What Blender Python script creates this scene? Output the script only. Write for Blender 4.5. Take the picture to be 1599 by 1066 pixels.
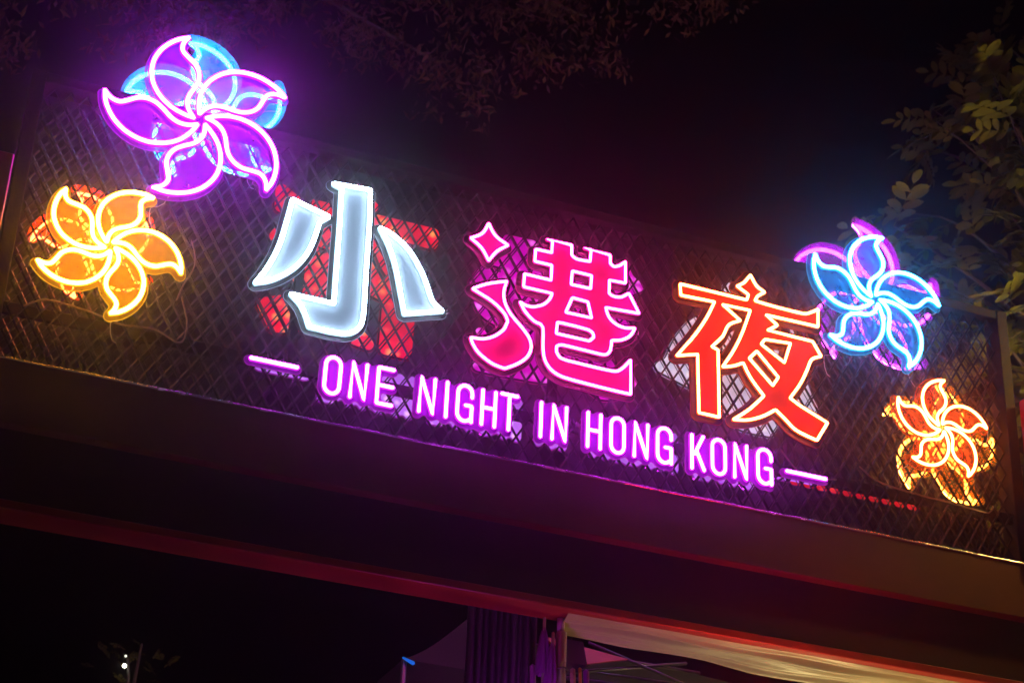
import bpy, math, random
import numpy as np
from mathutils import Matrix, Vector
from mathutils.geometry import tessellate_polygon

for o in list(bpy.data.objects):
    bpy.data.objects.remove(o, do_unlink=True)
SC = bpy.context.scene
COL = SC.collection
rng = random.Random(7)

# ------------------------------------------------------------------ camera
cam_d = bpy.data.cameras.new('camera')
cam_o = bpy.data.objects.new('camera', cam_d)
COL.objects.link(cam_o)
CX = (0.92705186, 0.20742378, 0.31233031)
CY = (-0.37293037, 0.42414547, 0.82524152)
CZ = (0.03870123, -0.88151914, 0.47055947)
mw = Matrix.Identity(4)
for r_, ax in enumerate((CX, CY, CZ)):
    mw[r_][0] = ax[0]
    mw[r_][1] = -ax[1]
    mw[r_][2] = -ax[2]
mw[0][3], mw[1][3], mw[2][3] = -2.81097, -7.42717, 1.6
cam_o.matrix_world = mw
cam_d.sensor_width = 36.0
cam_d.lens = 2924.1847 / 1599.0 * 36.0
cam_d.clip_start = 0.05
cam_d.clip_end = 800
cam_d.dof.use_dof = True
cam_d.dof.focus_distance = 9.0
cam_d.dof.aperture_fstop = 3.2
SC.camera = cam_o

# ------------------------------------------------------------------ night sky, faint moon-level sun
world = bpy.data.worlds.new('World')
SC.world = world
world.use_nodes = True
wn = world.node_tree.nodes
wl = world.node_tree.links
bg = wn['Background']
sky = wn.new('ShaderNodeTexSky')
sky.sky_type = 'NISHITA'
sky.sun_disc = False
sky.sun_elevation = math.radians(-6)
sky.sun_rotation = math.radians(200)
hs = wn.new('ShaderNodeMixRGB')
hs.blend_type = 'MULTIPLY'
hs.inputs[0].default_value = 1.0
hs.inputs[2].default_value = (1.0, 0.45, 0.62, 1)
wl.new(sky.outputs[0], hs.inputs[1])
wl.new(hs.outputs[0], bg.inputs[0])
bg.inputs[1].default_value = 0.05

sun_d = bpy.data.lights.new('sun', 'SUN')
sun_d.energy = 0.004
sun_d.angle = math.radians(12)
sun_d.color = (1.0, 0.85, 0.7)
sun_o = bpy.data.objects.new('sun', sun_d)
sun_o.rotation_euler = (math.radians(50), 0, math.radians(-30))
COL.objects.link(sun_o)

SC.view_settings.view_transform = 'Standard'
SC.view_settings.look = 'None'
SC.view_settings.exposure = 0
SC.view_settings.gamma = 1
SC.view_settings.use_curve_mapping = False
SC.render.engine = 'CYCLES'
SC.cycles.use_denoising = True
SC.cycles.max_bounces = 6
SC.cycles.transparent_max_bounces = 24
SC.cycles.volume_bounces = 0
SC.cycles.sample_clamp_indirect = 4.0
SC.cycles.use_light_tree = True

# ------------------------------------------------------------------ materials
MATS = {}


def new_mat(name):
    m = bpy.data.materials.new(name)
    m.use_nodes = True
    return m, m.node_tree.nodes, m.node_tree.links


def paint(name, col, rough=0.5, metal=0.0, var=0.25, scale=8.0, bump=0.0, bscale=60.0, spec=0.5):
    """painted / coated surface with uneven colour and gloss"""
    if name in MATS:
        return MATS[name]
    m, n, l = new_mat(name)
    b = n['Principled BSDF']
    tc = n.new('ShaderNodeTexCoord')
    nz = n.new('ShaderNodeTexNoise')
    nz.inputs['Scale'].default_value = scale
    nz.inputs['Detail'].default_value = 6
    l.new(tc.outputs['Object'], nz.inputs['Vector'])
    r = n.new('ShaderNodeValToRGB')
    r.color_ramp.elements[0].position = 0.3
    r.color_ramp.elements[1].position = 0.7
    r.color_ramp.elements[0].color = tuple(c * (1 - var) for c in col) + (1,)
    r.color_ramp.elements[1].color = tuple(min(1, c * (1 + var)) for c in col) + (1,)
    l.new(nz.outputs['Fac'], r.inputs[0])
    l.new(r.outputs[0], b.inputs['Base Color'])
    b.inputs['Metallic'].default_value = metal
    b.inputs['Specular IOR Level'].default_value = spec
    mr = n.new('ShaderNodeMapRange')
    mr.inputs[3].default_value = max(0.03, rough - 0.12)
    mr.inputs[4].default_value = min(1, rough + 0.12)
    l.new(nz.outputs['Fac'], mr.inputs[0])
    l.new(mr.outputs[0], b.inputs['Roughness'])
    if bump:
        n2 = n.new('ShaderNodeTexNoise')
        n2.inputs['Scale'].default_value = bscale
        n2.inputs['Detail'].default_value = 4
        l.new(tc.outputs['Object'], n2.inputs['Vector'])
        bp = n.new('ShaderNodeBump')
        bp.inputs['Strength'].default_value = bump
        bp.inputs['Distance'].default_value = 0.01
        l.new(n2.outputs['Fac'], bp.inputs['Height'])
        l.new(bp.outputs[0], b.inputs['Normal'])
    MATS[name] = m
    return m


def glow(name, col, strength=1.0):
    """gas tube or lit silicone: gives off light, slightly uneven along its run"""
    if name in MATS:
        return MATS[name]
    m, n, l = new_mat(name)
    n.remove(n['Principled BSDF'])
    e = n.new('ShaderNodeEmission')
    e.inputs[0].default_value = tuple(col) + (1,)
    tc = n.new('ShaderNodeTexCoord')
    nz = n.new('ShaderNodeTexNoise')
    nz.inputs['Scale'].default_value = 9
    l.new(tc.outputs['Object'], nz.inputs['Vector'])
    mr = n.new('ShaderNodeMapRange')
    mr.inputs[1].default_value = 0.3
    mr.inputs[2].default_value = 0.7
    mr.inputs[3].default_value = strength * 0.88
    mr.inputs[4].default_value = strength * 1.12
    l.new(nz.outputs['Fac'], mr.inputs[0])
    l.new(mr.outputs[0], e.inputs[1])
    l.new(e.outputs[0], n['Material Output'].inputs[0])
    MATS[name] = m
    return m


def backlit(name, col, spot, s_lo=0.35, s_hi=1.0, spot_s=1.0, cell=16.0):
    """rear diffuser of a lit sign box: even glow with brighter spots over the light modules"""
    if name in MATS:
        return MATS[name]
    m, n, l = new_mat(name)
    n.remove(n['Principled BSDF'])
    tc = n.new('ShaderNodeTexCoord')
    vo = n.new('ShaderNodeTexVoronoi')
    vo.inputs['Scale'].default_value = cell
    vo.inputs['Randomness'].default_value = 0.55
    l.new(tc.outputs['Object'], vo.inputs['Vector'])
    rr = n.new('ShaderNodeValToRGB')
    rr.color_ramp.elements[0].position = 0.08
    rr.color_ramp.elements[0].color = (1, 1, 1, 1)
    rr.color_ramp.elements[1].position = 0.42
    rr.color_ramp.elements[1].color = (0, 0, 0, 1)
    l.new(vo.outputs['Distance'], rr.inputs[0])
    nz = n.new('ShaderNodeTexNoise')
    nz.inputs['Scale'].default_value = 5
    nz.inputs['Detail'].default_value = 3
    l.new(tc.outputs['Object'], nz.inputs['Vector'])
    gate = n.new('ShaderNodeMapRange')
    gate.inputs[1].default_value = 0.42
    gate.inputs[2].default_value = 0.6
    l.new(nz.outputs['Fac'], gate.inputs[0])
    mu = n.new('ShaderNodeMath')
    mu.operation = 'MULTIPLY'
    l.new(rr.outputs[0], mu.inputs[0])
    l.new(gate.outputs[0], mu.inputs[1])
    mx = n.new('ShaderNodeMixRGB')
    mx.inputs[1].default_value = tuple(col) + (1,)
    mx.inputs[2].default_value = tuple(c * spot_s for c in spot) + (1,)
    l.new(mu.outputs[0], mx.inputs[0])
    mr = n.new('ShaderNodeMapRange')
    mr.inputs[1].default_value = 0.3
    mr.inputs[2].default_value = 0.7
    mr.inputs[3].default_value = s_lo
    mr.inputs[4].default_value = s_hi
    l.new(nz.outputs['Fac'], mr.inputs[0])
    e = n.new('ShaderNodeEmission')
    l.new(mx.outputs[0], e.inputs[0])
    l.new(mr.outputs[0], e.inputs[1])
    l.new(e.outputs[0], n['Material Output'].inputs[0])
    MATS[name] = m
    return m


def acrylic(name, col, clear=0.6):
    """tinted see-through acrylic sheet with a frosted share that catches the tube light"""
    if name in MATS:
        return MATS[name]
    m, n, l = new_mat(name)
    n.remove(n['Principled BSDF'])
    tr = n.new('ShaderNodeBsdfTransparent')
    tr.inputs[0].default_value = tuple(0.5 + 0.5 * c for c in col) + (1,)
    di = n.new('ShaderNodeBsdfDiffuse')
    di.inputs[0].default_value = tuple(col) + (1,)
    tl = n.new('ShaderNodeBsdfTranslucent')
    tl.inputs[0].default_value = tuple(col) + (1,)
    m1 = n.new('ShaderNodeMixShader')
    m1.inputs[0].default_value = 0.5
    l.new(di.outputs[0], m1.inputs[1])
    l.new(tl.outputs[0], m1.inputs[2])
    tc = n.new('ShaderNodeTexCoord')
    nz = n.new('ShaderNodeTexNoise')
    nz.inputs['Scale'].default_value = 22
    nz.inputs['Detail'].default_value = 5
    l.new(tc.outputs['Object'], nz.inputs['Vector'])
    mr = n.new('ShaderNodeMapRange')
    mr.inputs[1].default_value = 0.3
    mr.inputs[2].default_value = 0.75
    mr.inputs[3].default_value = (1 - clear) * 0.85
    mr.inputs[4].default_value = (1 - clear) * 1.15
    l.new(nz.outputs['Fac'], mr.inputs[0])
    m2 = n.new('ShaderNodeMixShader')
    l.new(mr.outputs[0], m2.inputs[0])
    l.new(tr.outputs[0], m2.inputs[1])
    l.new(m1.outputs[0], m2.inputs[2])
    gl = n.new('ShaderNodeBsdfGlossy')
    gl.inputs['Roughness'].default_value = 0.12
    m3 = n.new('ShaderNodeMixShader')
    m3.inputs[0].default_value = 0.035
    l.new(m2.outputs[0], m3.inputs[1])
    l.new(gl.outputs[0], m3.inputs[2])
    l.new(m3.outputs[0], n['Material Output'].inputs[0])
    MATS[name] = m
    return m


def leaf_mat(name, c0, c1):
    m, n, l = new_mat(name)
    b = n['Principled BSDF']
    oi = n.new('ShaderNodeObjectInfo')
    tc = n.new('ShaderNodeTexCoord')
    nz = n.new('ShaderNodeTexNoise')
    nz.inputs['Scale'].default_value = 6
    nz.inputs['Detail'].default_value = 4
    l.new(tc.outputs['Object'], nz.inputs['Vector'])
    ad = n.new('ShaderNodeMath')
    ad.operation = 'MULTIPLY_ADD'
    ad.inputs[1].default_value = 0.6
    l.new(oi.outputs['Random'], ad.inputs[0])
    sb = n.new('ShaderNodeMath')
    sb.operation = 'SUBTRACT'
    sb.inputs[1].default_value = 0.3
    l.new(nz.outputs['Fac'], sb.inputs[0])
    l.new(sb.outputs[0], ad.inputs[2])
    mx = n.new('ShaderNodeMixRGB')
    mx.inputs[1].default_value = tuple(c0) + (1,)
    mx.inputs[2].default_value = tuple(c1) + (1,)
    l.new(ad.outputs[0], mx.inputs[0])
    l.new(mx.outputs[0], b.inputs['Base Color'])
    b.inputs['Roughness'].default_value = 0.5
    b.inputs['Specular IOR Level'].default_value = 0.12
    tl = n.new('ShaderNodeBsdfTranslucent')
    l.new(mx.outputs[0], tl.inputs[0])
    ms = n.new('ShaderNodeMixShader')
    ms.inputs[0].default_value = 0.3
    l.new(b.outputs[0], ms.inputs[1])
    l.new(tl.outputs[0], ms.inputs[2])
    l.new(ms.outputs[0], n['Material Output'].inputs[0])
    return m


# ------------------------------------------------------------------ object helpers
def mesh_obj(name, verts, faces, mat, parent=None, smooth=False):
    me = bpy.data.meshes.new(name)
    me.from_pydata([tuple(map(float, v)) for v in verts], [], [tuple(map(int, f)) for f in faces])
    me.validate()
    me.update()
    if smooth:
        me.polygons.foreach_set('use_smooth', [True] * len(me.polygons))
    me.materials.append(mat)
    o = bpy.data.objects.new(name, me)
    COL.objects.link(o)
    if parent:
        o.parent = parent
    return o


def tag(o, label, cat, group=None, kind=None):
    o['label'] = label
    o['category'] = cat
    if group:
        o['group'] = group
    if kind:
        o['kind'] = kind
    return o


def empty(name, loc=(0, 0, 0)):
    e = bpy.data.objects.new(name, None)
    e.location = loc
    e.empty_display_size = 0.1
    COL.objects.link(e)
    return e


class MB:
    """collects shapes of one mesh"""

    def __init__(self):
        self.v = []
        self.f = []

    def add(self, v, f):
        b = len(self.v)
        self.v += [tuple(p) for p in v]
        self.f += [tuple(b + i for i in q) for q in f]

    def box(self, x0, x1, y0, y1, z0, z1, bev=0.0):
        if bev <= 0:
            v = [(x, y, z) for x in (x0, x1) for y in (y0, y1) for z in (z0, z1)]
            f = [(0, 1, 3, 2), (4, 6, 7, 5), (0, 4, 5, 1), (2, 3, 7, 6), (0, 2, 6, 4), (1, 5, 7, 3)]
            self.add(v, f)
            return
        # chamfered along all edges: three shells
        b = bev
        v = []
        for sx, X in ((1, x0), (-1, x1)):
            for sy, Y in ((1, y0), (-1, y1)):
                for sz, Zz in ((1, z0), (-1, z1)):
                    v.append((X, Y + sy * b, Zz + sz * b))
                    v.append((X + sx * b, Y, Zz + sz * b))
                    v.append((X + sx * b, Y + sy * b, Zz))
        idx = lambda i, j, k, a: ((i * 2 + j) * 2 + k) * 3 + a
        f = []
        for i in (0, 1):
            q = [idx(i, 0, 0, 0), idx(i, 0, 1, 0), idx(i, 1, 1, 0), idx(i, 1, 0, 0)]
            f.append(q if i == 0 else q[::-1])
        for j in (0, 1):
            q = [idx(0, j, 0, 1), idx(1, j, 0, 1), idx(1, j, 1, 1), idx(0, j, 1, 1)]
            f.append(q if j == 0 else q[::-1])
        for k in (0, 1):
            q = [idx(0, 0, k, 2), idx(0, 1, k, 2), idx(1, 1, k, 2), idx(1, 0, k, 2)]
            f.append(q if k == 0 else q[::-1])
        for i in (0, 1):
            for j in (0, 1):
                f.append([idx(i, j, 0, 0), idx(i, j, 1, 0), idx(i, j, 1, 1), idx(i, j, 0, 1)])
            for k in (0, 1):
                f.append([idx(i, 0, k, 0), idx(i, 1, k, 0), idx(i, 1, k, 2), idx(i, 0, k, 2)])
        for j in (0, 1):
            for k in (0, 1):
                f.append([idx(0, j, k, 1), idx(1, j, k, 1), idx(1, j, k, 2), idx(0, j, k, 2)])
        for i in (0, 1):
            for j in (0, 1):
                for k in (0, 1):
                    f.append([idx(i, j, k, 0), idx(i, j, k, 1), idx(i, j, k, 2)])
        self.add(v, f)

    def tube(self, pts, rad, sides=6, closed=False, cap=True):
        """sweep a circle along 3-D points; rad number or list"""
        P = [Vector(p) for p in pts]
        n = len(P)
        if not hasattr(rad, '__len__'):
            rad = [rad] * n
        T = []
        for i in range(n):
            if closed:
                a = (P[i] - P[i - 1]).normalized()
                b = (P[(i + 1) % n] - P[i]).normalized()
            else:
                a = (P[i] - P[i - 1]).normalized() if i > 0 else (P[1] - P[0]).normalized()
                b = (P[i + 1] - P[i]).normalized() if i < n - 1 else a
            t = a + b
            T.append((t if t.length > 1e-5 else a).normalized())
        ref = Vector((0, 1, 0)) if abs(T[0].y) < 0.8 else Vector((1, 0, 0))
        v = []
        u = None
        for i in range(n):
            t = T[i]
            u = (ref - t * ref.dot(t)) if u is None else (u - t * u.dot(t))
            if u.length < 1e-6:
                u = t.orthogonal()
            u.normalize()
            w = t.cross(u)
            for k in range(sides):
                a = 2 * math.pi * k / sides
                v.append(P[i] + (u * math.cos(a) + w * math.sin(a)) * rad[i])
        f = []
        m = n if closed else n - 1
        for i in range(m):
            j = (i + 1) % n
            for k in range(sides):
                k2 = (k + 1) % sides
                f.append((i * sides + k, i * sides + k2, j * sides + k2, j * sides + k))
        if cap and not closed:
            v.append(P[0] - T[0] * rad[0] * 0.8)
            v.append(P[-1] + T[-1] * rad[-1] * 0.8)
            e0, e1 = n * sides, n * sides + 1
            for k in range(sides):
                k2 = (k + 1) % sides
                f.append((e0, k2, k))
                f.append((e1, (n - 1) * sides + k, (n - 1) * sides + k2))
        self.add(v, f)

    def build(self, name, mat, parent=None, smooth=False):
        return mesh_obj(name, self.v, self.f, mat, parent, smooth)


# ------------------------------------------------------------------ plane curves (x, z)
def smooth_path(pts, closed, corner=38.0, round_r=0.009, step=0.012):
    """curve through the points, kept straight and only slightly rounded at corners"""
    P = [np.array(p, float) for p in pts]
    n = len(P)
    is_c = []
    for i in range(n):
        if not closed and i in (0, n - 1):
            is_c.append(True)
            continue
        a = P[i] - P[i - 1]
        b = P[(i + 1) % n] - P[i]
        ang = abs(math.degrees(math.atan2(a[0] * b[1] - a[1] * b[0], a @ b)))
        is_c.append(ang > corner)
    out = []
    rng_i = range(n if closed else n - 1)
    for i in rng_i:
        j = (i + 1) % n
        p1, p2 = P[i], P[j]
        L = np.linalg.norm(p2 - p1)
        p0 = P[i - 1] if not is_c[i] else p1 - (p2 - p1)
        p3 = P[(j + 1) % n] if not is_c[j] else p2 + (p2 - p1)
        if is_c[i] and not is_c[j]:
            p0 = p1 + (p1 - p2) + 0.35 * ((P[(j + 1) % n] - p2) / max(1e-6, np.linalg.norm(P[(j + 1) % n] - p2)) * L - (p2 - p1))
        m1 = (p2 - p0) / 2
        m2 = (p3 - p1) / 2
        for m_ in (m1, m2):
            ln = np.linalg.norm(m_)
            if ln > L * 1.15:
                m_ *= L * 1.15 / ln
        k = max(1, int(L / step))
        for s in range(k):
            t = s / k
            h = (2 * t ** 3 - 3 * t ** 2 + 1) * p1 + (t ** 3 - 2 * t ** 2 + t) * m1 + (-2 * t ** 3 + 3 * t ** 2) * p2 + (t ** 3 - t ** 2) * m2
            out.append((h, is_c[i] and s == 0))
    if not closed:
        out.append((P[-1], True))
    # round the corners
    res = []
    N = len(out)
    for i, (p, c) in enumerate(out):
        if c and (closed or 0 < i < N - 1):
            a = out[i - 1][0] - p
            b = out[(i + 1) % N][0] - p
            la, lb = np.linalg.norm(a), np.linalg.norm(b)
            d1, d2 = min(round_r, la * 0.45), min(round_r, lb * 0.45)
            q1, q2 = p + a / la * d1, p + b / lb * d2
            for t in (0, 0.33, 0.67, 1):
                res.append((1 - t) ** 2 * q1 + 2 * t * (1 - t) * p + t * t * q2)
        else:
            res.append(p)
    return np.array(res)


def simplify(P, closed, tol=0.0006):
    P = np.asarray(P)
    n = len(P)
    if n < 4:
        return P
    if closed:
        far = int(np.argmax(np.linalg.norm(P - P[0], axis=1)))
        a = simplify(P[:far + 1], False, tol)
        b = simplify(np.concatenate([P[far:], P[:1]]), False, tol)
        return np.concatenate([a[:-1], b[:-1]])
    keep = np.zeros(n, bool)
    keep[0] = keep[-1] = True
    st = [(0, n - 1)]
    while st:
        i, j = st.pop()
        if j <= i + 1:
            continue
        d = P[j] - P[i]
        L = np.linalg.norm(d)
        q = P[i + 1:j] - P[i]
        dist = np.abs(q[:, 0] * d[1] - q[:, 1] * d[0]) / L if L > 1e-9 else np.linalg.norm(q, axis=1)
        k = int(np.argmax(dist))
        if dist[k] > tol:
            k += i + 1
            keep[k] = True
            st += [(i, k), (k, j)]
    return P[keep]


def split_long(P, closed, mx=0.07):
    out = []
    n = len(P)
    for i in range(n if closed else n - 1):
        a, b = P[i], P[(i + 1) % n]
        k = max(1, int(np.linalg.norm(b - a) / mx))
        for s in range(k):
            out.append(a + (b - a) * s / k)
    if not closed:
        out.append(P[-1])
    return np.array(out)


def offset_contours(curves, r, filled=True, g=0.005, holes=True):
    """outlines of everything within r of the given (points, closed) curves; r < 0 shrinks"""
    al = np.concatenate([c for c, _ in curves])
    pad = abs(r) + 4 * g
    x0, z0 = al.min(0) - pad
    x1, z1 = al.max(0) + pad
    xs = np.arange(x0, x1 + g, g)
    zs = np.arange(z0, z1 + g, g)
    GX, GZ = np.meshgrid(xs, zs, indexing='ij')
    D = np.full(GX.shape, 9.0)
    inside = np.zeros(GX.shape, bool)
    for c, closed in curves:
        c = simplify(c, closed, 0.001)
        n = len(c)
        for i in range(n if closed else n - 1):
            a, b = c[i], c[(i + 1) % n]
            d = b - a
            L2 = max(1e-12, d @ d)
            t = np.clip(((GX - a[0]) * d[0] + (GZ - a[1]) * d[1]) / L2, 0, 1)
            D = np.minimum(D, np.hypot(GX - a[0] - t * d[0], GZ - a[1] - t * d[1]))
        if filled and closed:
            ins = np.zeros(GX.shape, bool)
            for i in range(n):
                a, b = c[i], c[(i + 1) % n]
                if a[1] == b[1]:
                    continue
                cr = (a[1] > GZ) != (b[1] > GZ)
                xx = a[0] + (GZ - a[1]) / (b[1] - a[1]) * (b[0] - a[0])
                ins ^= cr & (GX < xx)
            inside ^= ins
    S = np.where(inside, -D, D) - r
    segs = {}

    def pt(e):
        (i, j), (k, l) = e
        a, b = S[i, j], S[k, l]
        t = a / (a - b)
        return np.array([xs[i] + (xs[k] - xs[i]) * t, zs[j] + (zs[l] - zs[j]) * t])
    neg = S < 0
    mixed = neg[:-1, :-1].astype(int) + neg[1:, :-1] + neg[1:, 1:] + neg[:-1, 1:]
    for i, j in zip(*np.where((mixed > 0) & (mixed < 4))):
        cs = [(i, j), (i + 1, j), (i + 1, j + 1), (i, j + 1)]
        ed = []
        for k in range(4):
            a, b = cs[k], cs[(k + 1) % 4]
            if neg[a] != neg[b]:
                ed.append((min(a, b), max(a, b), bool(neg[a])))
        ent = [e[:2] for e in ed if e[2]]
        ext = [e[:2] for e in ed if not e[2]]
        # leave the negative side on entry edge, link to following exit
        for a_, b_ in zip(ent, ext if len(ent) == 1 else ext):
            segs[a_] = b_
    loops = []
    while segs:
        s, e = segs.popitem()
        loop = [s]
        while e in segs:
            loop.append(e)
            e = segs.pop(e)
        if len(loop) > 8:
            loops.append(simplify(np.array([pt(q) for q in loop]), True, 0.0012))
    areas = [0.5 * np.sum(q[:, 0] * np.roll(q[:, 1], -1) - np.roll(q[:, 0], -1) * q[:, 1]) for q in loops]
    if not loops:
        return []
    sgn = np.sign(areas[int(np.argmax(np.abs(areas)))])
    out = [q for q, a in zip(loops, areas) if a * sgn > 0 or (holes and abs(a) > 2e-4)]
    return out


def loop_inside(p, c):
    x, z = p
    r = False
    n = len(c)
    for i in range(n):
        a, b = c[i], c[(i + 1) % n]
        if (a[1] > z) != (b[1] > z) and x < a[0] + (z - a[1]) / (b[1] - a[1]) * (b[0] - a[0]):
            r = not r
    return r


def plate(mb, contours, y0, y1, front=True, back=True, sides=True):
    """split the outlines into outer loops with their own holes and extrude each"""
    depth = [sum(loop_inside(c[0], d) for k, d in enumerate(contours) if k != i) for i, c in enumerate(contours)]
    for i, c in enumerate(contours):
        if depth[i] % 2 == 0:
            hs_ = [d for k, d in enumerate(contours) if depth[k] == depth[i] + 1 and loop_inside(d[0], c)]
            plate_one(mb, [c] + hs_, y0, y1, front, back, sides)


def plate_one(mb, contours, y0, y1, front=True, back=True, sides=True):
    """extrude outlines (outer and hole loops) in x,z between y0 and y1"""
    loops = [[Vector((p[0], p[1], 0)) for p in c] for c in contours]
    tri = tessellate_polygon(loops)
    flat = [p for lp in loops for p in lp]
    n = len(flat)
    v = [(p.x, y0, p.y) for p in flat] + [(p.x, y1, p.y) for p in flat]
    f = []
    for t in tri:
        a, b, c = (flat[i] for i in t)
        up = (b - a).cross(c - a).z
        t = t if up > 0 else t[::-1]
        if front:
            f.append(tuple(t))
        if back:
            f.append(tuple(n + i for i in t[::-1]))
    if sides:
        s = 0
        for lp in loops:
            m = len(lp)
            for i in range(m):
                j = (i + 1) % m
                f.append((s + i, s + j, n + s + j, n + s + i))
            s += m
    mb.add(v, f)


def plane_tube(mb, P, y, rad, closed, sides=8):
    P = split_long(simplify(P, closed), closed, 0.12)
    mb.tube([(p[0], y, p[1]) for p in P], rad, sides, closed)


# ------------------------------------------------------------------ colours of the signs
HUES = {
    #          tube core            jacket               panel / face          edge
    'purple': ((58, 1.5, 96), (1.1, 0.02, 1.7), (0.55, 0.03, 0.85), (0.75, 0.03, 1.0)),
    'blue': ((1.6, 22, 55), (0.02, 0.65, 1.6), (0.03, 0.45, 0.85), (0.05, 0.7, 1.1)),
    'yellow': ((66, 31, 1.4), (1.8, 0.75, 0.02), (0.85, 0.58, 0.02), (1.2, 0.7, 0.02)),
    'yellow_rear': ((30, 12, 1.4), (1.8, 0.75, 0.02), (0.45, 0.20, 0.012), (0.9, 0.45, 0.02)),
    'purple_rear': ((20, 1.3, 26), (1.1, 0.02, 1.7), (0.40, 0.02, 0.50), (0.6, 0.03, 0.6)),
    'orange': ((60, 7, 1.6), (1.6, 0.13, 0.02), (0.85, 0.2, 0.03), (0.9, 0.1, 0.01)),
    'white': ((17, 25, 32), (0.9, 1.5, 1.9), (0.44, 0.47, 0.54), (0.5, 0.6, 0.85)),
    'magenta': ((52, 1.6, 17), (1.5, 0.02, 0.42), (0.62, 0.006, 0.24), (0.5, 0.01, 0.3)),
    'red': ((52, 6.5, 1.6), (1.7, 0.16, 0.03), (0.62, 0.035, 0.012), (0.4, 0.01, 0.02)),
    'violet': ((28, 1.4, 38), (1.1, 0.02, 1.4), (0.55, 0.02, 0.72), (0.6, 0.03, 0.65)),
}
REAR = {
    'white': ((0.62, 0.62, 0.82), (1.0, 1.0, 1.0), 0.55, 0.95),
    'magenta': ((0.62, 0.0, 0.55), (1.0, 0.25, 1.0), 0.5, 1.0),
    'red': ((0.85, 0.005, 0.035), (1.0, 0.36, 0.08), 0.7, 1.15),
    'violet': ((0.46, 0.14, 0.80), (0.95, 0.6, 1.0), 0.65, 1.15),
}
STEEL = paint('dark_steel', (0.035, 0.03, 0.03), 0.45, 0.3, 0.35, 14, 0.15, 90)
MESH = paint('mesh_steel', (0.012, 0.011, 0.011), 0.42, 0.0, 0.4, 20, 0.15, 120, spec=0.14)
FRAME = paint('frame_paint', (0.013, 0.010, 0.008), 0.7, 0.0, 0.3, 10, 0.15, 90, spec=0.06)
BLACK = paint('black_acrylic', (0.012, 0.012, 0.014), 0.22, 0, 0.3, 10)


def core(h):
    return glow('tube_' + h, HUES[h][0], 1.0)


def jacket(h):
    return glow('jacket_' + h, HUES[h][1], 0.8)


def edge_mat(h):
    return glow('lit_edge_' + h, HUES[h][3], 0.55)  # edge emits by itself, in place of tube light carried through the acrylic


XC = 0.231          # middle of the gate
YF, YB = -0.12, 0.20


def sides_of(facing):
    """y positions: tube centre, face, panel front, panel back, rear"""
    if facing < 0:
        return YF, lambda d: YF + d
    return YB, lambda d: YB - d


def add_tubes(root, curves, y, hue, rad, back_off, name='neon_tube', jackets=True):
    for P, closed in curves:
        mb = MB()
        plane_tube(mb, P, y, rad, closed)
        t = mb.build(name, core(hue), root, True)
        if not jackets:
            continue
        mb = MB()
        plane_tube(mb, P, y + back_off * rad * 0.95, rad * 1.32, closed)
        mb.build('tube_jacket', jacket(hue), t, True)


def standoffs(root, spots, y0, y1):
    for x, z in spots:
        mb = MB()
        mb.tube([(x, y0, z), (x, y1, z)], 0.006, 8)
        mb.build('standoff', STEEL, root, True)


# ------------------------------------------------------------------ setting: ground, gate
GROUND = paint('paving', (0.09, 0.085, 0.08), 0.8, 0, 0.3, 3, 0.3, 40)
mb = MB()
mb.box(-60, 60, -40, 80, -0.3, 0.0)
g = mb.build('ground', GROUND)
g['kind'] = 'structure'

gate = empty('entrance_gate', (XC, 0, 0))
tag(gate, 'dark steel entrance gate with mesh panels above a deep fascia beam', 'gate')


def gp(o):
    o.parent = gate
    o.matrix_parent_inverse = Matrix.Translation((-XC, 0, 0))
    return o


XL, XR = -2.355, 2.826
ZB, ZT = 5.20, 6.635
BEAM = paint('beam_paint', (0.085, 0.019, 0.005), 0.6, 0, 0.22, 2.5, 0.12, 120, spec=0.08)
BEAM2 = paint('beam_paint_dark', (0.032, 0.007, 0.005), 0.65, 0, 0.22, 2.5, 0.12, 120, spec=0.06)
LIP = paint('lip_red', (0.28, 0.02, 0.015), 0.35, 0, 0.2, 6, 0.05, 60)
TRIM = paint('edge_trim', (0.85, 0.82, 0.82), 0.24, 0.85, 0.2, 9)
PILLAR = paint('pillar_red', (0.42, 0.015, 0.02), 0.35, 0, 0.15, 3, 0.05, 60)
mb = MB()
mb.box(-2.95, 3.42, -0.07, 0.0, 4.889, 5.178, 0.003)
gp(mb.build('fascia_panel', BEAM))
mb = MB()
mb.box(-2.95, 3.42, 0.002, 0.16, 4.60, 5.19)
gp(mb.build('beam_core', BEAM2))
mb = MB()
mb.box(-2.95, 3.42, -0.022, 0.16, 4.532, 4.572, 0.004)
gp(mb.build('bottom_lip', LIP))
mb = MB()
mb.box(-2.95, 3.42, -0.012, 0.16, 4.574, 4.60)
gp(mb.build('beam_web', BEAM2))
mb = MB()
mb.tube([(-2.95 + 6.37 * i / 40, -0.0705 + 0.0012 * math.sin(i * 1.7), 5.1805 + 0.0012 * math.sin(i * 2.3)) for i in range(41)], 0.0062, 8)
gp(mb.build('edge_trim', TRIM, None, True))
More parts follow.
